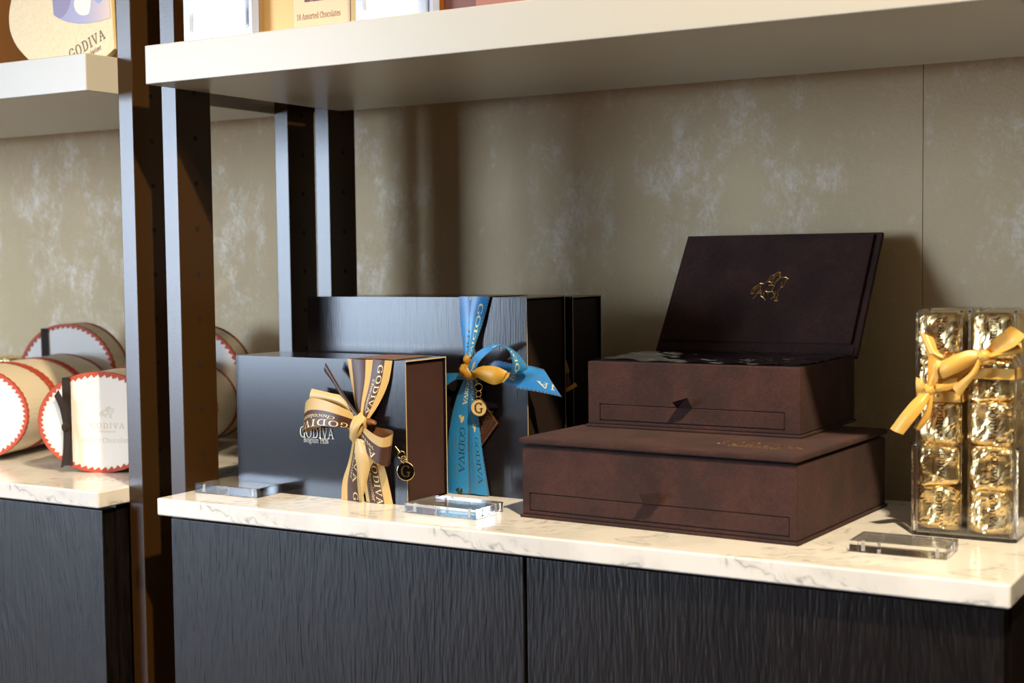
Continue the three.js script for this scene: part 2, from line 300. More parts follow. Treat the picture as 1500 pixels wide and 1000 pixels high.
// brown and gold satin ribbon (print runs down the canvas, letter tops to the right)
const satinBump = dataTex(512, i => nFine[i], { srgb: false, repeat: [3, 6] });
const ribGold = canvasTex(256, 1024, (c, w, h) => {
  c.fillStyle = '#c9a96b'; c.fillRect(0, 0, w, h); c.fillStyle = '#452819'; c.fillRect(w * 0.30, 0, w * 0.46, h);
  c.fillStyle = '#f0d9a8'; for (const y of [20, 340]) { c.save(); c.translate(w * 0.55, y); c.rotate(Math.PI / 2); c.font = '66px serif'; let x = 0; for (const ch of 'GODIVA') { c.fillText(ch, x, 0); x += c.measureText(ch).width + 3; } c.restore(); c.save(); c.translate(w * 0.41, y + 70); c.rotate(Math.PI / 2); c.font = 'italic 34px serif'; c.fillText('Chocolatier', 0, 0); c.restore(); }
});
M.ribGold = phys({ map: ribGold, roughness: 0.42, sheen: 0.4, sheenRoughness: 0.4, sheenColor: new THREE.Color(0.5, 0.4, 0.2), bumpMap: satinBump, bumpScale: 0.00003 });
M.ribGoldBack = phys({ color: new THREE.Color(0.20, 0.085, 0.035), roughness: 0.4 });
M.satinPale = phys({ color: new THREE.Color(0.60, 0.42, 0.17), roughness: 0.4, sheen: 0.4, sheenRoughness: 0.4, sheenColor: new THREE.Color(0.5, 0.4, 0.2) });
M.satinGold = phys({ color: new THREE.Color(0.66, 0.38, 0.075), roughness: 0.4, sheen: 0.4, sheenRoughness: 0.4, sheenColor: new THREE.Color(0.6, 0.42, 0.15) });
M.satinBrown = phys({ color: new THREE.Color(0.045, 0.022, 0.014), roughness: 0.38 });
const ribBlue = canvasTex(256, 1024, (c, w, h) => {
  c.fillStyle = '#2880c0'; c.fillRect(0, 0, w, h); c.fillStyle = '#5f4a25'; for (let y = 0; y < h; y += 15) { c.fillRect(2, y, 15, 8); c.fillRect(w - 17, y, 15, 8); }
  for (const y of [60, 560]) {
    c.fillStyle = y < 100 ? '#e6d7a0' : '#2c3a3c'; c.save(); c.translate(w * 0.55, y); c.rotate(Math.PI / 2); c.font = '88px serif'; let x = 0; for (const ch of 'GODIVA') { c.fillText(ch, x, 0); x += c.measureText(ch).width - 6; } c.restore();
    c.fillStyle = y < 100 ? '#c9b678' : '#2a3026'; c.beginPath(); c.ellipse(w * 0.62, y + 440, 16, 34, 0.5, 0, 7); c.fill(); c.beginPath(); c.moveTo(w * 0.40, y + 418); c.lineTo(w * 0.56, y + 402); c.lineTo(w * 0.56, y + 452); c.closePath(); c.fill(); c.fillStyle = '#6e6a4a'; c.save(); c.translate(w * 0.34, y + 90); c.rotate(Math.PI / 2); c.font = '40px serif'; c.fillText('Belgium 1926', 0, 0); c.restore();
  }
});
M.ribBlue = phys({ map: ribBlue, roughness: 0.36, sheen: 0.25, sheenRoughness: 0.4, sheenColor: new THREE.Color(0.2, 0.4, 0.5) });
M.goldTwist = phys({ color: new THREE.Color(0.33, 0.17, 0.015), roughness: 0.45 });
M.ribBlueBack = phys({ color: new THREE.Color(0.46, 0.25, 0.022), roughness: 0.42 });

// ------------------------------------------------------------ dark gift boxes: open-ended sleeve round a brown box
function sleeveBox(label, [x, z], turn, w, h, d, inner) { // x, z: front right corner at the base; local origin there too
  const t = thing('gift_box', label, 'gift box', [x, 0, z], turn);
  const s = new THREE.Shape([[0, 0], [d, 0], [d, h], [0, h]].map(([a, b]) => new THREE.Vector2(a, b))), e = 0.0014;
  s.holes.push(new THREE.Path([[e, e], [e, h - e], [d - e, h - e], [d - e, e]].map(([a, b]) => new THREE.Vector2(a, b))));
  const g = new THREE.ExtrudeGeometry(s, { depth: w, bevelEnabled: false }); g.rotateY(-Math.PI / 2); // shape x -> +z.. extrusion -> -x
  g.rotateY(0); const p = g.attributes.position; for (let i = 0; i < p.count; i++) p.setZ(i, p.getZ(i) - d); g.computeVertexNormals(); metric(g);
  part(t, 'sleeve', g, [M.cardEdge, M.black]);
  part(t, 'inner_box', rbox(-w + 0.003, -0.003, e + 0.0004, h - e - 0.002, -d + e + 0.0004, -e - 0.0004, 0.001), inner);
  return t;
}
const gold = sleeveBox('black gift box tied with a gold and brown ribbon', [0.2868, -0.0872], -0.022, 0.2455, 0.1578, 0.078, M.brownInner);
{ // printed name on the front
  const g = text('GODIVA', 0.0125, 0.0002, 0.0002, fontSerif, 0.72); const c = onZ(464, 641.5, -0.0894); g.rotateY(-0.022); g.translate(c.x, c.y, c.z); part(gold, 'printed_name', toLocal(g, gold), M.silverPrint, 'silver printed lettering');
  const g2 = text('Belgium 1926', 0.0058, 0, 0.0002, fontSerif, 0.7); const c2 = onZ(463, 648.5, -0.0894); g2.rotateY(-0.022); g2.translate(c2.x, c2.y, c2.z); part(gold, 'printed_line', toLocal(g2, gold), M.silverPrint);
  const e = emblem(0.018, 0.00035, 0.4); const c3 = onZ(464, 622, -0.0894); e.rotateY(-0.022); e.translate(c3.x, c3.y, c3.z); part(gold, 'printed_emblem', toLocal(e, gold), M.silverPrint);
}
const GZ = -0.0865; // just in front of the sleeve
{ // wrap over the top edge, then the bow
  const RG = [M.ribGold, M.ribGoldBack], SG = [M.satinPale, M.ribGoldBack], SB = [M.satinBrown, M.satinBrown];
  const yT = 0.1585, onTop = (u, v, dz) => { const a = onZ(u, v, GZ); return V(a.x + 0.002 * (dz / 0.07), yT, GZ - dz); };
  const topL = (u, n = 0) => [onTop(u, 525, 0.074), onTop(u, 525, 0.03), onTop(u, 525, 0.003)];
  strip(gold, 'ribbon_wrap', RG, topL(509), topL(547), { u0: 0.15, u1: 0.85, v0: 0.0, v1: 0.35 });
  strip(gold, 'ribbon_wrap', RG, topL(545), topL(575), { u0: 0.2, u1: 1, v0: 0.0, v1: 0.35 });
  strip(gold, 'ribbon_strand', RG, [[509, 525, GZ], [513, 551, GZ + 0.002], [519, 585, GZ + 0.006], [526, 613, GZ + 0.012]], [[548, 527, GZ], [545, 556, GZ + 0.004], [536, 590, GZ + 0.009], [530, 614, GZ + 0.013]], { u0: 0.15, u1: 0.98, v0: 0.37, v1: 0.03, bulge: 0.003 });
  strip(gold, 'ribbon_strand', RG, [[546, 526, GZ + 0.0015], [541, 560, GZ + 0.005], [534, 588, GZ + 0.009], [531, 612, GZ + 0.013]], [[575, 528, GZ + 0.0005], [569, 560, GZ + 0.002], [556, 590, GZ + 0.006], [541, 613, GZ + 0.012]], { u0: 0.28, u1: 1, v0: 1, v1: 0.68, bulge: 0.002 });
  // lower strands to the base
  strip(gold, 'ribbon_strand', RG, [[518, 640, GZ + 0.011], [511, 675, GZ + 0.006], [502, 705, GZ + 0.002], [500, 731, GZ]], [[531, 642, GZ + 0.012], [528, 675, GZ + 0.008], [530, 706, GZ + 0.004], [534, 735, GZ + 0.001]], { u0: 0.0, u1: 0.95, v0: 0.9, v1: 0.62, bulge: 0.002 });
  strip(gold, 'ribbon_strand', RG, [[530, 644, GZ + 0.011], [531, 676, GZ + 0.008], [533, 706, GZ + 0.004], [537, 734, GZ + 0.001]], [[545, 646, GZ + 0.012], [562, 680, GZ + 0.008], [570, 710, GZ + 0.004], [576, 739, GZ + 0.001]], { u0: 0.18, u1: 1, v0: 1.05, v1: 0.72, bulge: 0.002 });
  // pointed gold tail in front
  strip(gold, 'ribbon_tail', SG, [[521, 640, GZ + 0.017], [520, 662, GZ + 0.019], [524, 690, GZ + 0.016], [531, 724, GZ + 0.01]], [[534, 644, GZ + 0.017], [550, 668, GZ + 0.018], [543, 684, GZ + 0.017], [533, 724, GZ + 0.01]], { bulge: 0.003 });
  // left loop: back half, front half and its tail
  strip(gold, 'ribbon_tail', SG, [[457, 569, GZ + 0.010], [482, 575, GZ + 0.013], [505, 582, GZ + 0.015], [521, 605, GZ + 0.014]], [[454, 587, GZ + 0.010], [480, 590, GZ + 0.013], [505, 600, GZ + 0.015], [519, 616, GZ + 0.014]], { bulge: 0.002 });
  strip(gold, 'bow_loop', RG, [[455, 585, GZ + 0.004], [480, 588, GZ + 0.005], [505, 598, GZ + 0.008], [521, 612, GZ + 0.012]], [[446, 634, GZ + 0.002], [470, 624, GZ + 0.004], [500, 625, GZ + 0.008], [518, 630, GZ + 0.012]], { u0: 0.0, u1: 0.9, v0: 0.1, v1: 0.6 });
  strip(gold, 'bow_loop', RG, [[520, 606, GZ + 0.016], [500, 596, GZ + 0.022], [475, 586, GZ + 0.022], [455, 583, GZ + 0.017], [448, 590, GZ + 0.008], [453, 588, GZ + 0.004]], [[515, 627, GZ + 0.016], [495, 626, GZ + 0.023], [470, 624, GZ + 0.024], [449, 628, GZ + 0.018], [443, 634, GZ + 0.010], [447, 633, GZ + 0.003]], { u0: 0.0, u1: 0.76, v0: 1.0, v1: 0.64 });
  // right loop
  strip(gold, 'bow_loop', RG, [[529, 621, GZ + 0.018], [548, 636, GZ + 0.026], [562, 641, GZ + 0.028], [574, 636, GZ + 0.022], [575, 631, GZ + 0.014], [560, 627, GZ + 0.006], [535, 623, GZ + 0.008]], [[525, 640, GZ + 0.016], [541, 668, GZ + 0.022], [556, 680, GZ + 0.024], [568, 683, GZ + 0.019], [571, 676, GZ + 0.012], [556, 662, GZ + 0.005], [533, 640, GZ + 0.008]], { u0: 0.05, u1: 0.76, v0: 0.5, v1: 0.1, n: 40 });
  strip(gold, 'ribbon_tail', SB, [[477, 531, GZ + 0.014], [490, 553, GZ + 0.014], [508, 583, GZ + 0.015], [526, 608, GZ + 0.017]], [[475, 543, GZ + 0.013], [489, 562, GZ + 0.014], [502, 585, GZ + 0.015], [519, 611, GZ + 0.016]], { bulge: 0.001, label: 'narrow dark brown ribbon tail' });
  const k = part(gold, 'knot', toLocal(knotGeo(525, 626, GZ + 0.014, 0.0095, 0.017, 0.009, -0.35), gold), M.satinPale);
  strip(gold, 'knot_band', SG, [[522, 612, GZ + 0.020], [515, 626, GZ + 0.024], [512, 640, GZ + 0.020], [516, 646, GZ + 0.014]], [[535, 614, GZ + 0.021], [527, 624, GZ + 0.025], [522, 638, GZ + 0.022], [521, 648, GZ + 0.015]], { bulge: 0.002 });
  part(gold, 'knot', toLocal(knotGeo(541, 618, GZ + 0.010, 0.009, 0.004, 0.005, -0.2), gold), M.ribGoldBack);
}
function charm(parent, [su, sv], [ru, rv], [du, dv], z, rad, enamel) { // bail, links, disc with a letter
  const P = (u, v, w = z) => onZ(u, v, w);
  const a = P(su, sv), b = P(ru, rv); const bail = new THREE.TubeGeometry(new THREE.LineCurve3(a, b), 1, 0.0014, 10); const c = part(parent, 'charm', toLocal(bail, parent), M.goldMetal, 'gold charm');
  const ring = (u, v, r, turn) => { const g = new THREE.TorusGeometry(r, 0.0006, 8, 24); g.rotateY(turn); const q = P(u, v); g.translate(q.x, q.y, q.z); part(c, 'link', toLocal(g, parent), M.goldMetal); };
  const q = P(du, dv), tv = dv - rad * 1.0; ring(ru + 2, rv + 3, 0.0042, 0.3); ring((ru + du) / 2 + 1, (rv + tv) / 2 + 2, 0.0034, 1.1); ring(du - 0.5, tv - 1.5, 0.0026, 0.4);
  const R = rad / 1300, disc = new THREE.CylinderGeometry(R, R, 0.0014, 40); disc.rotateX(Math.PI / 2); disc.rotateY(0.25); disc.translate(q.x, q.y, q.z); part(c, 'disc', toLocal(disc, parent), enamel ? M.charmEnamel : M.goldSatin);
  const rim = new THREE.TorusGeometry(R, 0.0007, 8, 48); rim.rotateY(0.25); rim.translate(q.x, q.y, q.z); part(c, 'rim', toLocal(rim, parent), M.goldMetal);
  const g = text('G', R * 1.25, 0, 0.0005); g.translate(0, -R * 0.6, 0.0008); g.rotateY(0.25); g.translate(q.x, q.y, q.z); part(c, 'letter', toLocal(g, parent), enamel ? M.goldMetal : M.goldDark);
}
charm(gold, [579, 654], [586, 663], [594.5, 690], GZ + 0.006, 12.6, true);

const blue = sleeveBox('large black gift box tied with a blue ribbon', [0.3858, -0.1797], -0.026, 0.313, 0.2241, 0.085, M.shadedCard);
const BZ = -0.1785;
{
  const RB = [M.ribBlue, M.ribBlueBack], BR = [M.ribBlueBack, M.ribBlue];
  const top = u => { const a = onZ(u, 436, BZ); return [V(a.x + 0.002, 0.2248, BZ - 0.083), V(a.x + 0.001, 0.2248, BZ - 0.04), V(a.x, 0.2248, BZ - 0.003)]; };
  strip(blue, 'ribbon_wrap', RB, top(673), top(717), { v0: 0.4, v1: 0 });
  strip(blue, 'ribbon_strand', RB, [[673, 434, BZ], [674, 465, BZ + 0.001], [678, 500, BZ + 0.004], [681, 521, BZ + 0.009]], [[702, 434, BZ], [699, 466, BZ + 0.003], [690, 500, BZ + 0.007], [688, 523, BZ + 0.01]], { u0: 0, u1: 0.95, v0: 0.5, v1: 0.2, bulge: 0.002 });
  strip(blue, 'ribbon_strand', RB, [[688, 434, BZ + 0.001], [687, 466, BZ + 0.004], [687, 500, BZ + 0.007], [685, 521, BZ + 0.01]], [[718, 434, BZ], [709, 468, BZ + 0.001], [697, 503, BZ + 0.004], [691, 523, BZ + 0.009]], { u0: 0, u1: 1, v0: 0.97, v1: 0.65, bulge: 0.002 });
  // lower strands
  strip(blue, 'ribbon_strand', RB, [[683, 548, BZ + 0.011], [668, 585, BZ + 0.006], [657, 640, BZ + 0.002], [655, 722, BZ]], [[691, 551, BZ + 0.012], [690, 590, BZ + 0.008], [688, 650, BZ + 0.004], [689, 723, BZ + 0.002]], { v0: 0.98, v1: 0.02, bulge: 0.002 });
  strip(blue, 'ribbon_strand', RB, [[686, 550, BZ + 0.011], [686, 590, BZ + 0.009], [687, 650, BZ + 0.005], [688, 722, BZ + 0.002]], [[693, 552, BZ + 0.011], [700, 600, BZ + 0.006], [706, 655, BZ + 0.002], [717, 726, BZ]], { v0: 0.98, v1: 0.08, bulge: 0.002 });
  strip(blue, 'ribbon_tail', RB, [[677, 546, BZ + 0.012], [665, 546, BZ + 0.009], [652, 546, BZ + 0.004]], [[681, 556, BZ + 0.012], [668, 556, BZ + 0.009], [652, 566, BZ + 0.004]], { v0: 0.2, v1: 0.05 });
  // right loop and pointed tail
  strip(blue, 'ribbon_tail', RB, [[698, 540, BZ + 0.012], [725, 528, BZ + 0.014], [752, 533, BZ + 0.012], [778, 536, BZ + 0.01], [797, 541, BZ + 0.008]], [[697, 553, BZ + 0.012], [725, 556, BZ + 0.014], [752, 567, BZ + 0.012], [790, 574, BZ + 0.008], [823, 581, BZ + 0.006]], { v0: 0.35, v1: 0.72, bulge: 0.001, label: 'pointed blue ribbon tail' });
  strip(blue, 'bow_loop', BR, [[694, 541, BZ + 0.020], [708, 536, BZ + 0.026], [728, 537, BZ + 0.028], [743, 544, BZ + 0.024]], [[694, 549, BZ + 0.020], [708, 557, BZ + 0.026], [724, 563, BZ + 0.028], [738, 559, BZ + 0.024]], { v0: 0.3, v1: 0.1, bulge: 0.003, label: 'golden underside of the blue ribbon loop' });
  strip(blue, 'bow_loop', RB, [[684, 540, BZ + 0.019], [695, 520, BZ + 0.022], [712, 508, BZ + 0.024], [732, 504, BZ + 0.024], [750, 511, BZ + 0.022], [765, 525, BZ + 0.020], [773, 539, BZ + 0.018], [762, 545, BZ + 0.022], [742, 545, BZ + 0.024]], [[694, 546, BZ + 0.022], [704, 528, BZ + 0.026], [718, 515, BZ + 0.028], [733, 506, BZ + 0.032], [745, 513, BZ + 0.034], [750, 525, BZ + 0.034], [750, 540, BZ + 0.032], [744, 553, BZ + 0.029], [736, 561, BZ + 0.026]], { v0: 0.5, v1: 0.98, n: 48 });
  part(blue, 'knot', toLocal(knotGeo(684.5, 527, BZ + 0.010, 0.0044, 0.0066, 0.005, 0), blue), M.goldTwist, 'golden twist above the knot');
  part(blue, 'knot', toLocal(knotGeo(685, 545, BZ + 0.015, 0.0118, 0.0075, 0.008, -0.55), blue), M.goldTwist, 'golden knot');
  charm(blue, [698, 556], [699, 564], [701.5, 597], BZ + 0.014, 11.5, false);
  // diamond hang tag
  const tag = new THREE.Shape([[0, -0.027], [0.022, 0], [0, 0.027], [-0.022, 0]].map(a => new THREE.Vector2(...a)));
  const tg = new THREE.ExtrudeGeometry(tag, { depth: 0.0006, bevelEnabled: false }), c = onZ(706, 618, BZ + 0.001); tg.translate(c.x, c.y, c.z); const tm = part(blue, 'hang_tag', toLocal(tg, blue), M.brownInner, 'small brown diamond tag with gold edge');
  const bd = new THREE.Shape([[0, -0.026], [0.021, 0], [0, 0.026], [-0.021, 0]].map(a => new THREE.Vector2(...a))); bd.holes.push(new THREE.Path([[0, -0.0243], [-0.0197, 0], [0, 0.0243], [0.0197, 0]].map(a => new THREE.Vector2(...a))));
  const bg = new THREE.ExtrudeGeometry(bd, { depth: 0.0002, bevelEnabled: false }); bg.translate(c.x, c.y, c.z + 0.0006); part(tm, 'gold_border', toLocal(bg, blue), M.goldPrint);
  const tt = mergeGeometries([text('GODIVA', 0.0055, 0.0003), text('Chocolatier', 0.003, 0).translate(0, -0.0048, 0)]); tt.rotateZ(1.05); tt.translate(c.x + 0.008, c.y - 0.001, c.z + 0.0007); part(tm, 'gold_lettering', toLocal(tt, blue), M.goldPrint);
}
{ // second dark box behind, with the end of a gold bow showing
  const t = sleeveBox('black gift box standing behind the blue-ribboned one', [0.3895, -0.2800], -0.06, 0.30, 0.2225, 0.066, M.shadedCard);
  const z = -0.272;
  strip(t, 'ribbon_tail', [M.satinGold, M.ribGoldBack], [[815, 520, z], [828, 526, z], [834, 542, z]], [[815, 540, z], [826, 546, z], [834, 546, z]], { n: 10 });
  strip(t, 'ribbon_tail', [M.ribGoldBack, M.ribGoldBack], [[812, 545, z], [826, 544, z], [833, 546, z]], [[812, 566, z], [826, 568, z], [836, 562, z]], { n: 10 });
  strip(t, 'ribbon_tail', [M.satinGold, M.ribGoldBack], [[812, 568, z + .001], [828, 568, z + .001], [843, 560, z + .001]], [[812, 577, z + .001], [828, 575, z + .001], [846, 565, z + .001]], { n: 10 });
}

// ------------------------------------------------------------ suede drawer boxes
const ev = new Evaluator(); ev.useGroups = false;
function suedeBox(label, [x, y, z], turn, w, d, hBody, drawer, tab) { // origin at the front right corner of the base
  const t = thing('suede_box', label, 'chocolate box', [x, y, z], turn);
  part(t, 'base_board', rbox(-w - 0.002, 0.002, 0, 0.0032, -d - 0.002, 0.002, 0.0012), M.suede);
  const b = new Brush(rbox(-w, 0, 0.0034, hBody, -d, 0, 0.0014)); b.updateMatrixWorld();
  const [a0, a1, c0, c1] = drawer; const cut = new Brush(box(a0, a1, c0, c1, -0.012, 0.01)); cut.updateMatrixWorld();
  const r = ev.evaluate(b, cut, SUBTRACTION); const g = r.geometry; metric(g); part(t, 'body', g, M.suede);
  const e = 0.0009, dr = part(t, 'drawer_front', rbox(a0 + e, a1 - e, c0 + e, c1 - e, -0.0118, -0.0002, 0.0009), M.suede);
  // pull tab: a short strip standing out and up from the slot above the drawer
  const s = new THREE.BufferGeometry(), P = tab.map(q => t.worldToLocal(onZ(...q))), th = V(0, 0.0004, -0.0009);
  const v = [...P, ...P.map(q => q.clone().add(th))].flatMap(q => q.toArray()); s.setAttribute('position', new THREE.Float32BufferAttribute(v, 3));
  s.setIndex([0, 1, 2, 0, 2, 3, 4, 6, 5, 4, 7, 6, 0, 4, 5, 0, 5, 1, 1, 5, 6, 1, 6, 2, 2, 6, 7, 2, 7, 3, 3, 7, 4, 3, 4, 0]);
  const fl = s.toNonIndexed(); fl.computeVertexNormals(); metric(fl); part(dr, 'pull_tab', fl, M.suede);
  return t;
}
const TB = -0.05, bigO = [0.7333, 0, -0.0708];
const big = suedeBox('large closed brown suede box with drawer, under the open one', bigO, TB, 0.301, 0.243, 0.0742, [-0.2925, -0.0075, 0.0072, 0.0262], [[943, 738, -0.0785], [965.5, 739, -0.0775], [960, 721, -0.064], [935.5, 723, -0.064]]);
part(big, 'inner_tray', box(-0.297, -0.004, 0.0742, 0.0768, -0.239, -0.004), M.film);
part(big, 'lid', rbox(-0.303, 0.002, 0.0768, 0.0830, -0.245, 0.0035, 0.0022, 3), M.suede);
{ const g = mergeGeometries([text('GODIVA', 0.019, 0.003), text('Chocolatier', 0.008, 0.0006).translate(0, -0.012, 0)]); g.rotateX(-Math.PI / 2); g.scale(0.8, 1, 1); g.translate(-0.062, 0.0830, -0.050); part(big, 'gold_stamp', g, M.goldPrint, 'worn gold stamped lettering'); }

const TS = -0.02, smO = [0.694, 0.083, -0.193];
const small = suedeBox('open brown suede box with raised lid bearing a gold horse emblem', smO, TS, 0.2425, 0.169, 0.0715, [-0.2285, -0.0165, 0.0072, 0.0258], [[992, 598, -0.1965], [1014.5, 598.5, -0.196], [1006, 582.6, -0.180], [984, 589, -0.180]]);
{ // crumpled dark film over the contents
  const g = new THREE.PlaneGeometry(0.2375, 0.162, 60, 40); g.rotateX(-Math.PI / 2); const p = g.attributes.position;
  for (let i = 0; i < p.count; i++) { const a = p.getX(i) * 60, b = p.getZ(i) * 60; p.setY(i, 0.0013 * (Math.abs(Math.sin(a * 1.3 + Math.sin(b * 1.7))) + Math.abs(Math.sin(b * 2.1 - a * 0.6 + Math.sin(a)))) + 0.0014 * Math.max(0, Math.sin(a * 0.5 + b * 0.9))); }
  const f = g.toNonIndexed(); f.computeVertexNormals(); f.translate(-0.12125, 0.0716, -0.0845); part(small, 'wrapping_film', f, M.film, 'crumpled dark clear film');
  // lid, hinged at the back and leaning back
  const lid = new THREE.Group(); lid.name = 'lid'; lid.position.set(0, 0.0715, -0.169); lid.rotation.x = -0.60; small.add(lid);
  const W = 0.2445, HL = 0.169;
  part(lid, 'lid_board', rbox(-W, 0.002, 0.0005, HL, -0.0068, -0.0018, 0.0016, 3), M.suede);
  part(lid, 'lid_panel', rbox(-W + 0.006, -0.007, 0.016, HL - 0.0045, -0.0024, 0.0010, 0.0012), M.suede);
  part(lid, 'spine_strip', rbox(-W + 0.003, -0.003, 0.004, 0.0125, -0.0024, -0.0008, 0.0006), M.suede);
  const e = emblem(0.0425, 0.00058, 0.7); e.scale(1, 1.24, 1); e.translate(-0.119, 0.092, 0.0011); part(lid, 'horse_emblem', e, M.goldPrint, 'gold embossed rider on horseback');
}

// ------------------------------------------------------------ acrylic sign blocks
function block(label, [x, z], turn, w, d) { // front right corner
  const t = thing('acrylic_block', label, 'sign holder', [x, 0, z], turn, undefined);
  part(t, 'block', rbox(-w, 0, 0.0002, 0.0108, -d, 0, 0.0006, 1), M.acrylic);
  for (const [a, b] of [[-w + 0.012, -0.0035], [-0.0085, -0.0035], [-0.0045, -d + 0.012], [-w + 0.02, -d + 0.006]]) part(t, 'peg', rbox(a - 0.0016, a + 0.0016, 0.0014, 0.0094, b - 0.0012, b + 0.0012, 0.0004, 1), M.frost);
}
block('clear acrylic block beside the front post and the gold-ribboned box', [0.1075, -0.049], 0.0, 0.094, 0.066);
block('clear acrylic block between the gold-ribboned box and the suede boxes', [0.3985, -0.048], -0.03, 0.090, 0.054);
block('clear acrylic block before the gold chocolate tubes', [0.8685, -0.070], 0.02, 0.086, 0.046);

// ------------------------------------------------------------ gold foil chocolates in clear tubes
const foilText = canvasTex(256, 256, (c, w, h) => { c.fillStyle = '#f7dc9f'; c.fillRect(0, 0, w, h); c.fillStyle = '#5a3c14'; c.save(); c.translate(w * 0.47, 22); c.rotate(Math.PI / 2); c.font = '52px serif'; let x = 0; for (const ch of 'GODIVA') { c.fillText(ch, x, 0); x += c.measureText(ch).width - 2; } c.restore(); c.save(); c.translate(w * 0.33, 80); c.rotate(Math.PI / 2); c.font = '22px serif'; c.fillText('Chocolatier', 0, 0); c.restore(); });
M.foil = std({ color: new THREE.Color(0.93, 0.71, 0.35), metalness: 1, roughness: 0.26 });
M.foilPrint = std({ map: foilText, metalness: 1, roughness: 0.26 });
function foilGeo(k) {
  let t = 100 + k * 977; const r = () => { t = (t * 1664525 + 1013904223) >>> 0; return t / 4294967296; };
  const planes = []; for (let i = 0; i < 24; i++) { const u = r() * 6.283, w = r() * 2 - 1, q = Math.sqrt(1 - w * w); planes.push([V(q * Math.cos(u), q * Math.sin(u), w), r() * 6.283, 4.5 + r() * 11]); }
  const g = new THREE.BoxGeometry(1, 1, 1, 18, 18, 18), p = g.attributes.position;
  for (let i = 0; i < p.count; i++) {
    const v = V(p.getX(i), p.getY(i), p.getZ(i)), n = v.clone().multiplyScalar(2); const l = Math.pow(Math.abs(n.x) ** 5 + Math.abs(n.y) ** 5 + Math.abs(n.z) ** 5, 1 / 5);
    const s = n.divideScalar(l); let f = 0; for (const [d, ph, fr] of planes) f += Math.abs(((s.dot(d) * fr + ph) / Math.PI) % 2 - 1) - 0.5;
    const edge = Math.pow(Math.abs(s.y), 3); const a = (0.030 + 0.03 * edge) * f / 2.6;
    p.setXYZ(i, s.x * 0.0182 * (1 + a - 0.05 * edge) - 0.0005 * Math.sin(7 * s.y + k), s.y * 0.0201 * (1 + a * 0.35), s.z * 0.0182 * (1 + a));
  }
  const f = g.toNonIndexed(); f.computeVertexNormals(); f.translate(0, 0.0204, 0); return f;
}
const foils = [0, 1, 2, 3, 4].map(foilGeo), foilMats = [M.foil, M.foil, M.foil, M.foil, M.foilPrint, M.foil];
const TX = [0.8335, 0.8822], TZ = [-0.2015, -0.2475], TW = 0.0412, TH = 0.2125;
const rowName = [['lowest', 'second lowest', 'middle', 'second highest', 'topmost'], ['front', 'back']];
const tubeWord = [['front tube with the drooping bow', 'front tube with the wide bow'], ['rear tube behind the drooping bow', 'rear tube behind the wide bow']];
const trayBase = 0.0042;
const tray = thing('acrylic_tray', 'clear acrylic tray holding the gold chocolate tubes', 'tray', [0.858, 0, -0.2245]);
{
  const w = 0.0485, d = 0.0525, h = 0.0862, r = 0.006, e = 0.0018;
  const rr = (W, D, R) => { const s = new THREE.Shape(); s.moveTo(-W + R, -D); s.lineTo(W - R, -D); s.absarc(W - R, -D + R, R, -Math.PI / 2, 0); s.lineTo(W, D - R); s.absarc(W - R, D - R, R, 0, Math.PI / 2); s.lineTo(-W + R, D); s.absarc(-W + R, D - R, R, Math.PI / 2, Math.PI); s.lineTo(-W, -D + R); s.absarc(-W + R, -D + R, R, Math.PI, Math.PI * 1.5); return s; };
  const ring = rr(w, d, r); ring.holes.push(rr(w - e, d - e, r - e));
  const g = new THREE.ExtrudeGeometry(ring, { depth: h - 0.003, bevelEnabled: false, curveSegments: 8 }); g.rotateX(-Math.PI / 2); g.translate(0, 0.003, 0); part(tray, 'wall', g, M.glass);
  const b = new THREE.ExtrudeGeometry(rr(w, d, r), { depth: 0.0034, bevelEnabled: false, curveSegments: 8 }); b.rotateX(-Math.PI / 2); part(tray, 'floor_plate', b, M.acrylic);
  for (const [cx, cz, a0] of [[w - r, d - r, 0], [-w + r, d - r, -Math.PI / 2], [-w + r, -d + r, Math.PI], [w - r, -d + r, Math.PI / 2]]) {
    const q = new THREE.Shape(); q.absarc(0, 0, r + 0.0004, -Math.PI / 2, 0, false); q.absarc(0, 0, r - 0.0030, 0, -Math.PI / 2, true); const c = new THREE.ExtrudeGeometry(q, { depth: h - 0.0036, bevelEnabled: false, curveSegments: 8 }); c.rotateX(-Math.PI / 2); c.rotateY(a0); c.translate(cx, 0.0036, cz); part(tray, 'corner', c, M.acrylic); }
  const lip = rr(w + 0.0006, d + 0.0006, r); lip.holes.push(rr(w - e, d - e, r - e)); const rim = new THREE.ExtrudeGeometry(lip, { depth: 0.0014, bevelEnabled: true, bevelThickness: 0.0005, bevelSize: 0.0002, bevelSegments: 2, curveSegments: 8 }); rim.rotateX(-Math.PI / 2); rim.translate(0, h, 0); part(tray, 'rim', rim, M.acrylic);
}
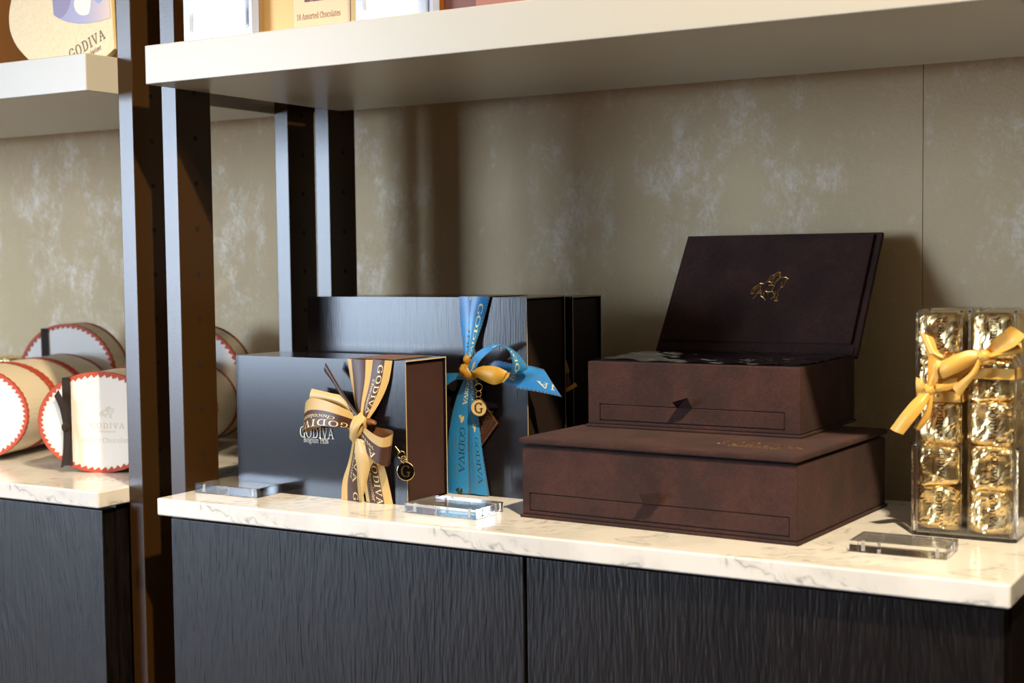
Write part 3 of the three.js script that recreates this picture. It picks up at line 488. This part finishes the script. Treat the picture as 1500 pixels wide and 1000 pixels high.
for (let b = 0; b < 2; b++) for (let a = 0; a < 2; a++) {
  const x = TX[a], z = TZ[b], q = TW / 2;
  const t = thing('clear_tube', `tall clear square tube of gold chocolates, ${tubeWord[b][a]}`, 'tube', [x, trayBase, z]);
  const f = new THREE.BoxGeometry(TW, TH - trayBase, TW); f.translate(0, (TH - trayBase) / 2, 0); part(t, 'clear_sides', f, M.glass);
  const y1 = TH - trayBase, er = 0.0009;
  for (const sx of [-1, 1]) {
    for (const sz of [-1, 1]) part(t, 'folded_edge', rbox(sx * q - er, sx * q + er, 0, y1, sz * q - er, sz * q + er, 0.0006, 1), M.acrylic);
    part(t, 'folded_edge', rbox(sx * q - er, sx * q + er, y1 - er, y1 + er, -q, q, 0.0006, 1), M.acrylic);
    part(t, 'folded_edge', rbox(-q, q, y1 - er, y1 + er, sx * q - er, sx * q + er, 0.0006, 1), M.acrylic);
  }
  for (let k = 0; k < 5; k++) {
    const m = single('foil_chocolate', `gold foil chocolate, ${rowName[0][k]} in the ${tubeWord[b][a]}`, 'chocolate', foils[(k * 2 + a + b * 3) % 5], foilMats, [x, trayBase + 0.0012 + k * 0.0411, z], 0, 'gold foil chocolates in the tubes');
    m.rotation.y = (k % 2 ? 0.03 : -0.04);
  }
  if (b === 0) {
    const zf = z + q + 0.0012, G2 = [M.satinGold, M.satinGold];
    // band round the tube at bow height
    const by = a ? 0.150 : 0.127; const band = (x0, x1, z0, z1) => box(x0, x1, by - trayBase, by + 0.010 - trayBase, z0, z1); const o = q + 0.0007;
    part(t, 'ribbon_band', mergeGeometries([band(-o, o, o - 0.0005, o), band(-o, o, -o, -o + 0.0005), band(-o, -o + 0.0005, -o, o), band(o - 0.0005, o, -o, o)]), M.satinGold);
    if (a === 1) {
      strip(t, 'bow_loop', G2, [[1439, 515, zf + 0.008], [1420, 513, zf + 0.012], [1398, 520, zf + 0.016], [1381, 529, zf + 0.015], [1372, 538, zf + 0.008]], [[1436, 528, zf + 0.008], [1415, 539, zf + 0.012], [1394, 549, zf + 0.016], [1380, 554, zf + 0.014], [1374, 550, zf + 0.008]], { bulge: 0.004, label: 'gold satin bow loop' });
      strip(t, 'bow_loop', G2, [[1372, 540, zf + 0.006], [1390, 545, zf + 0.003], [1415, 530, zf + 0.003], [1438, 520, zf + 0.006]], [[1376, 557, zf + 0.006], [1395, 562, zf + 0.003], [1418, 545, zf + 0.003], [1438, 527, zf + 0.006]], {});
      strip(t, 'bow_loop', G2, [[1443, 517, zf + 0.008], [1455, 498, zf + 0.014], [1468, 486, zf + 0.020], [1481, 477, zf + 0.020]], [[1447, 521, zf + 0.009], [1468, 516, zf + 0.014], [1488, 506, zf + 0.020], [1503, 492, zf + 0.020]], { bulge: -0.004 });
      strip(t, 'bow_loop', G2, [[1446, 521, zf + 0.009], [1462, 516, zf + 0.010], [1482, 507, zf + 0.009], [1496, 502, zf + 0.006]], [[1446, 525, zf + 0.009], [1464, 522, zf + 0.011], [1484, 519, zf + 0.010], [1499, 514, zf + 0.006]], { bulge: 0.003 });
      strip(t, 'ribbon_tail', G2, [[1434, 522, zf + 0.012], [1424, 542, zf + 0.014], [1409, 556, zf + 0.012], [1395, 566, zf + 0.008]], [[1438, 528, zf + 0.012], [1430, 548, zf + 0.014], [1418, 564, zf + 0.012], [1406, 581, zf + 0.008]], { bulge: 0.002 });
      part(t, 'knot', toLocal(knotGeo(1441, 521, zf + 0.010, 0.0062, 0.0055, 0.006, 0.2), t), M.satinGold);
    } else {
      strip(t, 'ribbon_tail', G2, [[1345, 484, zf + 0.004], [1355, 508, zf + 0.008], [1362, 535, zf + 0.010], [1359, 566, zf + 0.012]], [[1367, 494, zf + 0.004], [1374, 514, zf + 0.008], [1382, 524, zf + 0.010], [1366, 566, zf + 0.012]], { bulge: 0.003 });
      strip(t, 'bow_loop', G2, [[1358, 568, zf + 0.012], [1359, 545, zf + 0.016], [1363, 518, zf + 0.017], [1380, 524, zf + 0.014]], [[1367, 568, zf + 0.012], [1374, 555, zf + 0.018], [1374, 540, zf + 0.018], [1384, 530, zf + 0.012]], { bulge: -0.003 });
      strip(t, 'bow_loop', G2, [[1357, 566, zf + 0.010], [1350, 556, zf + 0.012], [1342, 552, zf + 0.010]], [[1357, 572, zf + 0.010], [1350, 574, zf + 0.012], [1343, 577, zf + 0.010]], { bulge: 0.002, n: 12 });
      strip(t, 'bow_loop', G2, [[1366, 565, zf + 0.010], [1382, 557, zf + 0.010], [1402, 553, zf + 0.006]], [[1368, 573, zf + 0.010], [1384, 572, zf + 0.010], [1404, 566, zf + 0.006]], { bulge: 0.002, n: 14 });
      strip(t, 'ribbon_tail', G2, [[1358, 574, zf + 0.012], [1342, 582, zf + 0.018], [1325, 600, zf + 0.022], [1304, 628, zf + 0.022]], [[1364, 576, zf + 0.012], [1356, 594, zf + 0.020], [1342, 612, zf + 0.024], [1323, 636, zf + 0.024]], { bulge: 0.003, label: 'long gold satin tail' });
      strip(t, 'ribbon_tail', G2, [[1362, 575, zf + 0.011], [1358, 595, zf + 0.014], [1350, 612, zf + 0.014], [1338, 626, zf + 0.012]], [[1367, 575, zf + 0.011], [1365, 598, zf + 0.014], [1360, 615, zf + 0.014], [1348, 630, zf + 0.012]], { bulge: 0.002 });
      part(t, 'knot', toLocal(knotGeo(1362, 571, zf + 0.011, 0.0048, 0.0055, 0.005, 0), t), M.satinGold);
    }
  }
}

// ------------------------------------------------------------ round boxes with red scalloped rims
M.drumSide = std({ color: new THREE.Color(0.74, 0.65, 0.49), roughness: 0.6 });
M.rim = std({ map: dataTex(512, i => mixc([0.72, 0.26, 0.165], [0.79, 0.35, 0.235], nCloud[i])), roughness: 0.6 });
M.drumRibbon = phys({ color: new THREE.Color(0.022, 0.012, 0.008), roughness: 0.85 });
const drumFace = canvasTex(1024, 820, (c, w, h) => {
  c.fillStyle = '#f3f1ea'; c.fillRect(0, 0, w, h); drawEmblem(c, w * 0.56, h * 0.40, 120, 6, '#d8d2c0'); c.fillStyle = '#c9c0aa'; c.font = '62px serif'; spaced(c, 'GODIVA', w * 0.56, h * 0.56, 8); c.fillStyle = '#d9a48c'; c.font = '24px serif'; spaced(c, 'Chocolatier', w * 0.56, h * 0.60, 1); c.fillStyle = '#cfc8b6'; c.font = '52px serif'; spaced(c, 'Biscuit Chocolates', w * 0.56, h * 0.70, 0);
});
M.drumFace = std({ map: drumFace, roughness: 0.55 });
function makeDrum(label, A, B, D, ribbonX, tie) { // front face centre bottom at origin, axis along -z
  const t = thing('round_box', label, 'round box', [0, 0, 0], 0, 'round boxes with scalloped rims');
  const ell = (k, n = 64) => { const s = []; for (let i = 0; i < n; i++) { const a = i / n * Math.PI * 2; s.push(new THREE.Vector2(Math.cos(a) * A * k, Math.sin(a) * B * k)); } return s; };
  const body = new THREE.ExtrudeGeometry(new THREE.Shape(ell(0.985)), { depth: D - 0.002, bevelEnabled: false }); body.translate(0, B, -D + 0.001);
  part(t, 'body', body, M.drumSide);
  const face = new THREE.ExtrudeGeometry(new THREE.Shape(ell(0.99)), { depth: 0.0012, bevelEnabled: false }); face.translate(0, B, -0.0012);
  const p = face.attributes.position, uv = face.attributes.uv; for (let i = 0; i < p.count; i++) uv.setXY(i, p.getX(i) / (2 * A) + 0.5, (p.getY(i)) / (2 * B)); part(t, 'lid_face', face, M.drumFace);
  const teeth = 56, zig = [], out = ell(1);
  for (let i = 0; i < teeth; i++) { const a = i / teeth * Math.PI * 2, b = (i + 0.72) / teeth * Math.PI * 2; zig.push(new THREE.Vector2(Math.cos(a) * (A - 0.0028), Math.sin(a) * (B - 0.0028)), new THREE.Vector2(Math.cos(b) * (A - 0.0072), Math.sin(b) * (B - 0.0072))); }
  const rs = new THREE.Shape(out); rs.holes.push(new THREE.Path(zig));
  for (const z of [0, -D]) { const g = new THREE.ExtrudeGeometry(rs, { depth: 0.0016, bevelEnabled: false }); g.translate(0, B, z === 0 ? -0.0008 : z - 0.0004); part(t, 'scalloped_rim', metric(g, 0.2, 0.2), M.rim, 'red scalloped paper rim'); }
  // jagged paper edge turned over onto the side
  for (const [z0, dir] of [[0.0006, -1], [-D, 1]]) {
    const pos = [], n = 150; for (let i = 0; i < n; i++) { const a = i / n * 6.2832, b = (i + 1) / n * 6.2832; const wa = 0.0028 + 0.0026 * ((i % 3) / 2), wb = 0.0028 + 0.0026 * (((i + 1) % 3) / 2); const q = (an, z) => [Math.cos(an) * (A + 0.0004), B + Math.sin(an) * (B + 0.0004), z]; const A0 = q(a, z0), B0 = q(b, z0), A1 = q(a, z0 + dir * wa), B1 = q(b, z0 + dir * wb); if (dir < 0) pos.push(...A0, ...A1, ...B0, ...B0, ...A1, ...B1); else pos.push(...A0, ...B0, ...A1, ...B0, ...B1, ...A1); }
    const g = new THREE.BufferGeometry(); g.setAttribute('position', new THREE.Float32BufferAttribute(pos, 3)); g.computeVertexNormals(); part(t, 'turned_edge', metric(g, 0.2, 0.2), M.rim);
  }
  // dark ribbon round the box
  const rw = 0.0058, ys = Math.sqrt(1 - (ribbonX / A) ** 2) * B;
  part(t, 'ribbon', mergeGeometries([box(ribbonX - rw, ribbonX + rw, B - ys - 0.0004, B + ys, 0.0009, 0.0016), box(ribbonX - rw, ribbonX + rw, B + ys - 0.0006, B + ys + 0.0016, -D - 0.001, 0.0016)]), M.drumRibbon, 'dark brown ribbon');
  if (tie) {
    const v = (x, y, z) => V(x, y, z); t.updateMatrixWorld(true);
    strip(t, 'ribbon_tail', [M.drumRibbon, M.drumRibbon], [v(ribbonX - 0.014, B + 0.034, 0.007), v(ribbonX - 0.007, B + 0.02, 0.008), v(ribbonX - 0.003, B - 0.004, 0.006)], [v(ribbonX - 0.008, B + 0.042, 0.007), v(ribbonX + 0.001, B + 0.024, 0.008), v(ribbonX + 0.004, B - 0.002, 0.006)], { n: 14 });
    strip(t, 'ribbon_tail', [M.drumRibbon, M.drumRibbon], [v(ribbonX - 0.003, B - 0.008, 0.006), v(ribbonX - 0.003, B - 0.036, 0.009), v(ribbonX - 0.006, B - 0.058, 0.010)], [v(ribbonX + 0.006, B - 0.008, 0.006), v(ribbonX + 0.006, B - 0.036, 0.009), v(ribbonX + 0.003, B - 0.053, 0.010)], { n: 14 });
    const k = new THREE.SphereGeometry(1, 14, 10); k.scale(0.006, 0.007, 0.004); k.translate(ribbonX, B - 0.006, 0.005); part(t, 'knot', k, M.drumRibbon);
  }
  return t;
}
{
  const A = 0.085, B = 0.0648, D = 0.079, TH0 = 0.35, sx = -Math.sin(TH0), sz = -Math.cos(TH0);
  const put = (t, x, z, k, y = 0) => { t.position.set(x + sx * k, y, z + sz * k); t.rotation.y = TH0; t.updateMatrixWorld(true); };
  const rows = [['its dark ribbon tied in a knot', 'second in the row behind the knotted one', 'third in the row behind the knotted one'], ['at the head of the neighbouring row', 'second in the neighbouring row', 'last in the neighbouring row']];
  [[-0.2073, -0.1122, 3], [-0.455, -0.1122, 3]].forEach(([x, z, n], r) => { for (let k = 0; k < n; k++) put(makeDrum(`white oval box with red scalloped rim, ${rows[r][k]}`, A, B, D, -0.044, r === 0 && k === 0), x, z, k * (D + 0.011)); });
  const bigger = ['taller white round box with red scalloped rim, rising behind the knotted one', 'white round box with red scalloped rim, glimpsed between the front and rear posts'];
  put(makeDrum(bigger[0], 0.082, 0.0875, 0.05, -0.036, false), -0.552, -0.371, 0);
  put(makeDrum(bigger[1], 0.082, 0.0875, 0.05, -0.028, false), -0.296, -0.372, 0);
}
{ // gold truffles in a small pile at the back
  for (let k = 0; k < 8; k++) { const g = foils[k % 5]; const m = single('foil_truffle', 'small gold foil truffle piled behind the round boxes', 'chocolate', g, foilMats, [-0.76 + (k % 4) * 0.022, 0, -0.41 - Math.floor(k / 4) * 0.022], 0.3 * k, 'gold truffles behind the round boxes'); m.scale.setScalar(0.55); m.position.y = 0.0935; }
  single('gift_box', 'low brown carton under the gold truffles behind the round boxes', 'carton', rbox(-0.05, 0.05, 0, 0.0930, -0.03, 0.03, 0.0015), M.brownInner, [-0.727, 0, -0.421]);
}

// ------------------------------------------------------------ things on the upper shelves
const YS = H + S;
{ // rounded gold box with a printed picture
  const t = thing('gold_box', 'pale gold rounded box with a picture window print on the upper shelf', 'gift box', [-0.1735, YS, -0.046]);
  const q = (u, v) => { const p = onZ(u, v, -0.046); return [p.x + 0.1735, p.y - YS - 0.001]; };
  const s = new THREE.Shape(), b0 = q(43, 88), b1 = q(24, 66), b2 = q(14, 38), b3 = q(17, 0), r0 = q(152, 81), r1 = q(167, 71), r2 = q(162, 0);
  s.moveTo(b0[0], 0); s.lineTo(b0[0], b0[1]); s.splineThru([b1, b2, b3, [b3[0] + 0.03, 0.14], [b3[0] + 0.075, 0.175], [r2[0] - 0.03, 0.178]].map(a => new THREE.Vector2(...a))); s.lineTo(r2[0] - 0.004, 0.17); s.lineTo(...r2); s.lineTo(...r1); s.lineTo(r0[0], 0); s.closePath();
  const g = new THREE.ExtrudeGeometry(s, { depth: 0.008, bevelEnabled: true, bevelThickness: 0.001, bevelSize: 0.0008, bevelSegments: 2 }); g.translate(0, 0.001, -0.009);
  part(t, 'box_body', metric(g), phys({ map: dataTex(512, i => mixc([0.80, 0.71, 0.52], [0.85, 0.77, 0.59], nFine[i]), { repeat: [4, 4] }), roughness: 0.45 }));
  const ps = new THREE.Shape(), c0 = q(77, 0), c1 = q(79, 22), c2 = q(162, 26), c3 = q(160, 0); ps.moveTo(c0[0], 0.12); ps.lineTo(...c0); ps.lineTo(...c1); ps.bezierCurveTo(...q(98, 37), ...q(130, 38), ...c2); ps.lineTo(...c3); ps.lineTo(c3[0], 0.12); ps.closePath();
  const pg = new THREE.ShapeGeometry(ps, 10); const P = pg.attributes.position, uv = pg.attributes.uv; for (let i = 0; i < P.count; i++) uv.setXY(i, (P.getX(i) - c0[0]) / (c3[0] - c0[0]), (P.getY(i) - c1[1] + 0.012) / 0.1); pg.translate(0, 0.001, 0.0004);
  const pic = canvasTex(256, 256, (c, w, h) => { const gr = c.createLinearGradient(0, 0, w, 0); gr.addColorStop(0, '#7c76a0'); gr.addColorStop(0.55, '#8b86a6'); gr.addColorStop(1, '#c0a594'); c.fillStyle = gr; c.fillRect(0, 0, w, h); c.fillStyle = '#6b5a80'; c.beginPath(); c.ellipse(40, 180, 45, 60, 0.4, 0, 7); c.fill(); c.fillStyle = '#7a87ad'; c.beginPath(); c.ellipse(215, 170, 26, 40, 0.2, 0, 7); c.fill(); c.fillStyle = '#d8d4bd'; c.beginPath(); c.moveTo(118, 40); c.bezierCurveTo(190, 60, 185, 200, 165, 236); c.bezierCurveTo(120, 250, 85, 215, 105, 180); c.bezierCurveTo(125, 150, 110, 90, 118, 40); c.fill(); });
  part(t, 'printed_picture', pg, std({ map: pic, roughness: 0.4 }), 'blurred print of pale confectionery');
  const n0 = q(129, 71), n1 = q(133, 80); const txt = text('GODIVA', 0.0125, 0.0012, 0.0002, fontSerif, 0.85); txt.rotateZ(0.34); txt.translate(n0[0], n0[1], 0.0003); part(t, 'printed_name', txt, std({ color: 0x5b4a2c, roughness: 0.5 }));
  const tx2 = text('Chocolatier', 0.005, 0.0002); tx2.rotateZ(0.34); tx2.translate(n1[0], n1[1], 0.0003); part(t, 'printed_line', tx2, std({ color: 0x5b4a2c, roughness: 0.5 }));
}
{ // clear price stands with white cards
  const stand = (x0, x1, label) => {
    const t = thing('card_stand', label, 'sign holder', [(x0 + x1) / 2, YS, -0.012]); const w = (x1 - x0) / 2;
    part(t, 'clear_cover', box(-w, w, 0.0002, 0.12, -0.006, 0.006), M.glass);
    for (const [a, b] of [[-w, -w + 0.0085], [w - 0.004, w], [w - 0.0145, w - 0.0085]]) part(t, 'side_rail', box(a, b, 0.0004, 0.12, -0.0052, 0.0062), M.rail);
    part(t, 'white_card', box(-w + 0.009, w - 0.015, 0.0006, 0.12, -0.0008, 0.0008), std({ map: canvasTex(256, 256, (c, W, Hh) => { c.fillStyle = '#fbfaf7'; c.fillRect(0, 0, W, Hh); c.fillStyle = '#efece4'; for (let y = 30; y < 230; y += 16) c.fillRect(24, y, 120 + (y * 37) % 70, 3); }), roughness: 0.6 }));
  };
  stand(0.0545, 0.152, 'clear stand with a blank white card beside the post on the long shelf');
  stand(0.290, 0.384, 'clear stand with a blank white card between the gold and brown cartons');
}
function carton(label, x0, xm, x1, z, c1, c2, txt, tc, pic) {
  const t = thing('chocolate_carton', label, 'carton', [x0, YS, z]);
  part(t, 'carton_body', rbox(0, x1 - x0, 0, 0.15, -0.05, 0, 0.0012), phys({ color: c1, roughness: 0.35, metalness: 0.3 }));
  part(t, 'front_band', rbox(xm - x0, x1 - x0 - 0.01, 0.0003, 0.15, -0.0004, 0.0007, 0.0003, 1), phys({ color: c2, roughness: 0.45, metalness: 0.1 }));
  const g = text(txt, 0.0062, 0, 0.0002, fontSerif, 0.62); g.translate((xm + x1) / 2 - x0 - 0.009, 0.0115, 0.0007); part(t, 'printed_line', g, std({ color: tc, roughness: 0.5 }));
  if (pic) { const P = new THREE.PlaneGeometry(0.030, 0.045); P.translate((xm + x1) / 2 - x0 - 0.012, 0.052, 0.0009); part(t, 'printed_picture', P, std({ roughness: 0.5, map: canvasTex(128, 192, (c, w, h) => { c.fillStyle = '#4a2c26'; c.fillRect(0, 0, w, h); for (let k = 0; k < 26; k++) { c.fillStyle = ['#8a5a4a', '#c9a58c', '#5c3548', '#2c1a18'][k % 4]; c.beginPath(); c.ellipse((k * 53) % w, (k * 71) % h, 13, 10, k, 0, 7); c.fill(); } }) })); }
}
carton('gold carton with a pale band reading 18 Assorted Chocolates', 0.146, 0.196, 0.281, -0.022, new THREE.Color(0.37, 0.205, 0.04), new THREE.Color(0.55, 0.385, 0.21), '18 Assorted Chocolates', 0x6b4a2a, true);
carton('dark brown carton with a reddish band reading 18 Assorted Chocolates', 0.386, 0.424, 0.56, -0.022, new THREE.Color(0.11, 0.035, 0.02), new THREE.Color(0.26, 0.10, 0.06), '18 Assorted Chocolates', 0xe8d8c8, false);

renderer.render(scene, camera);
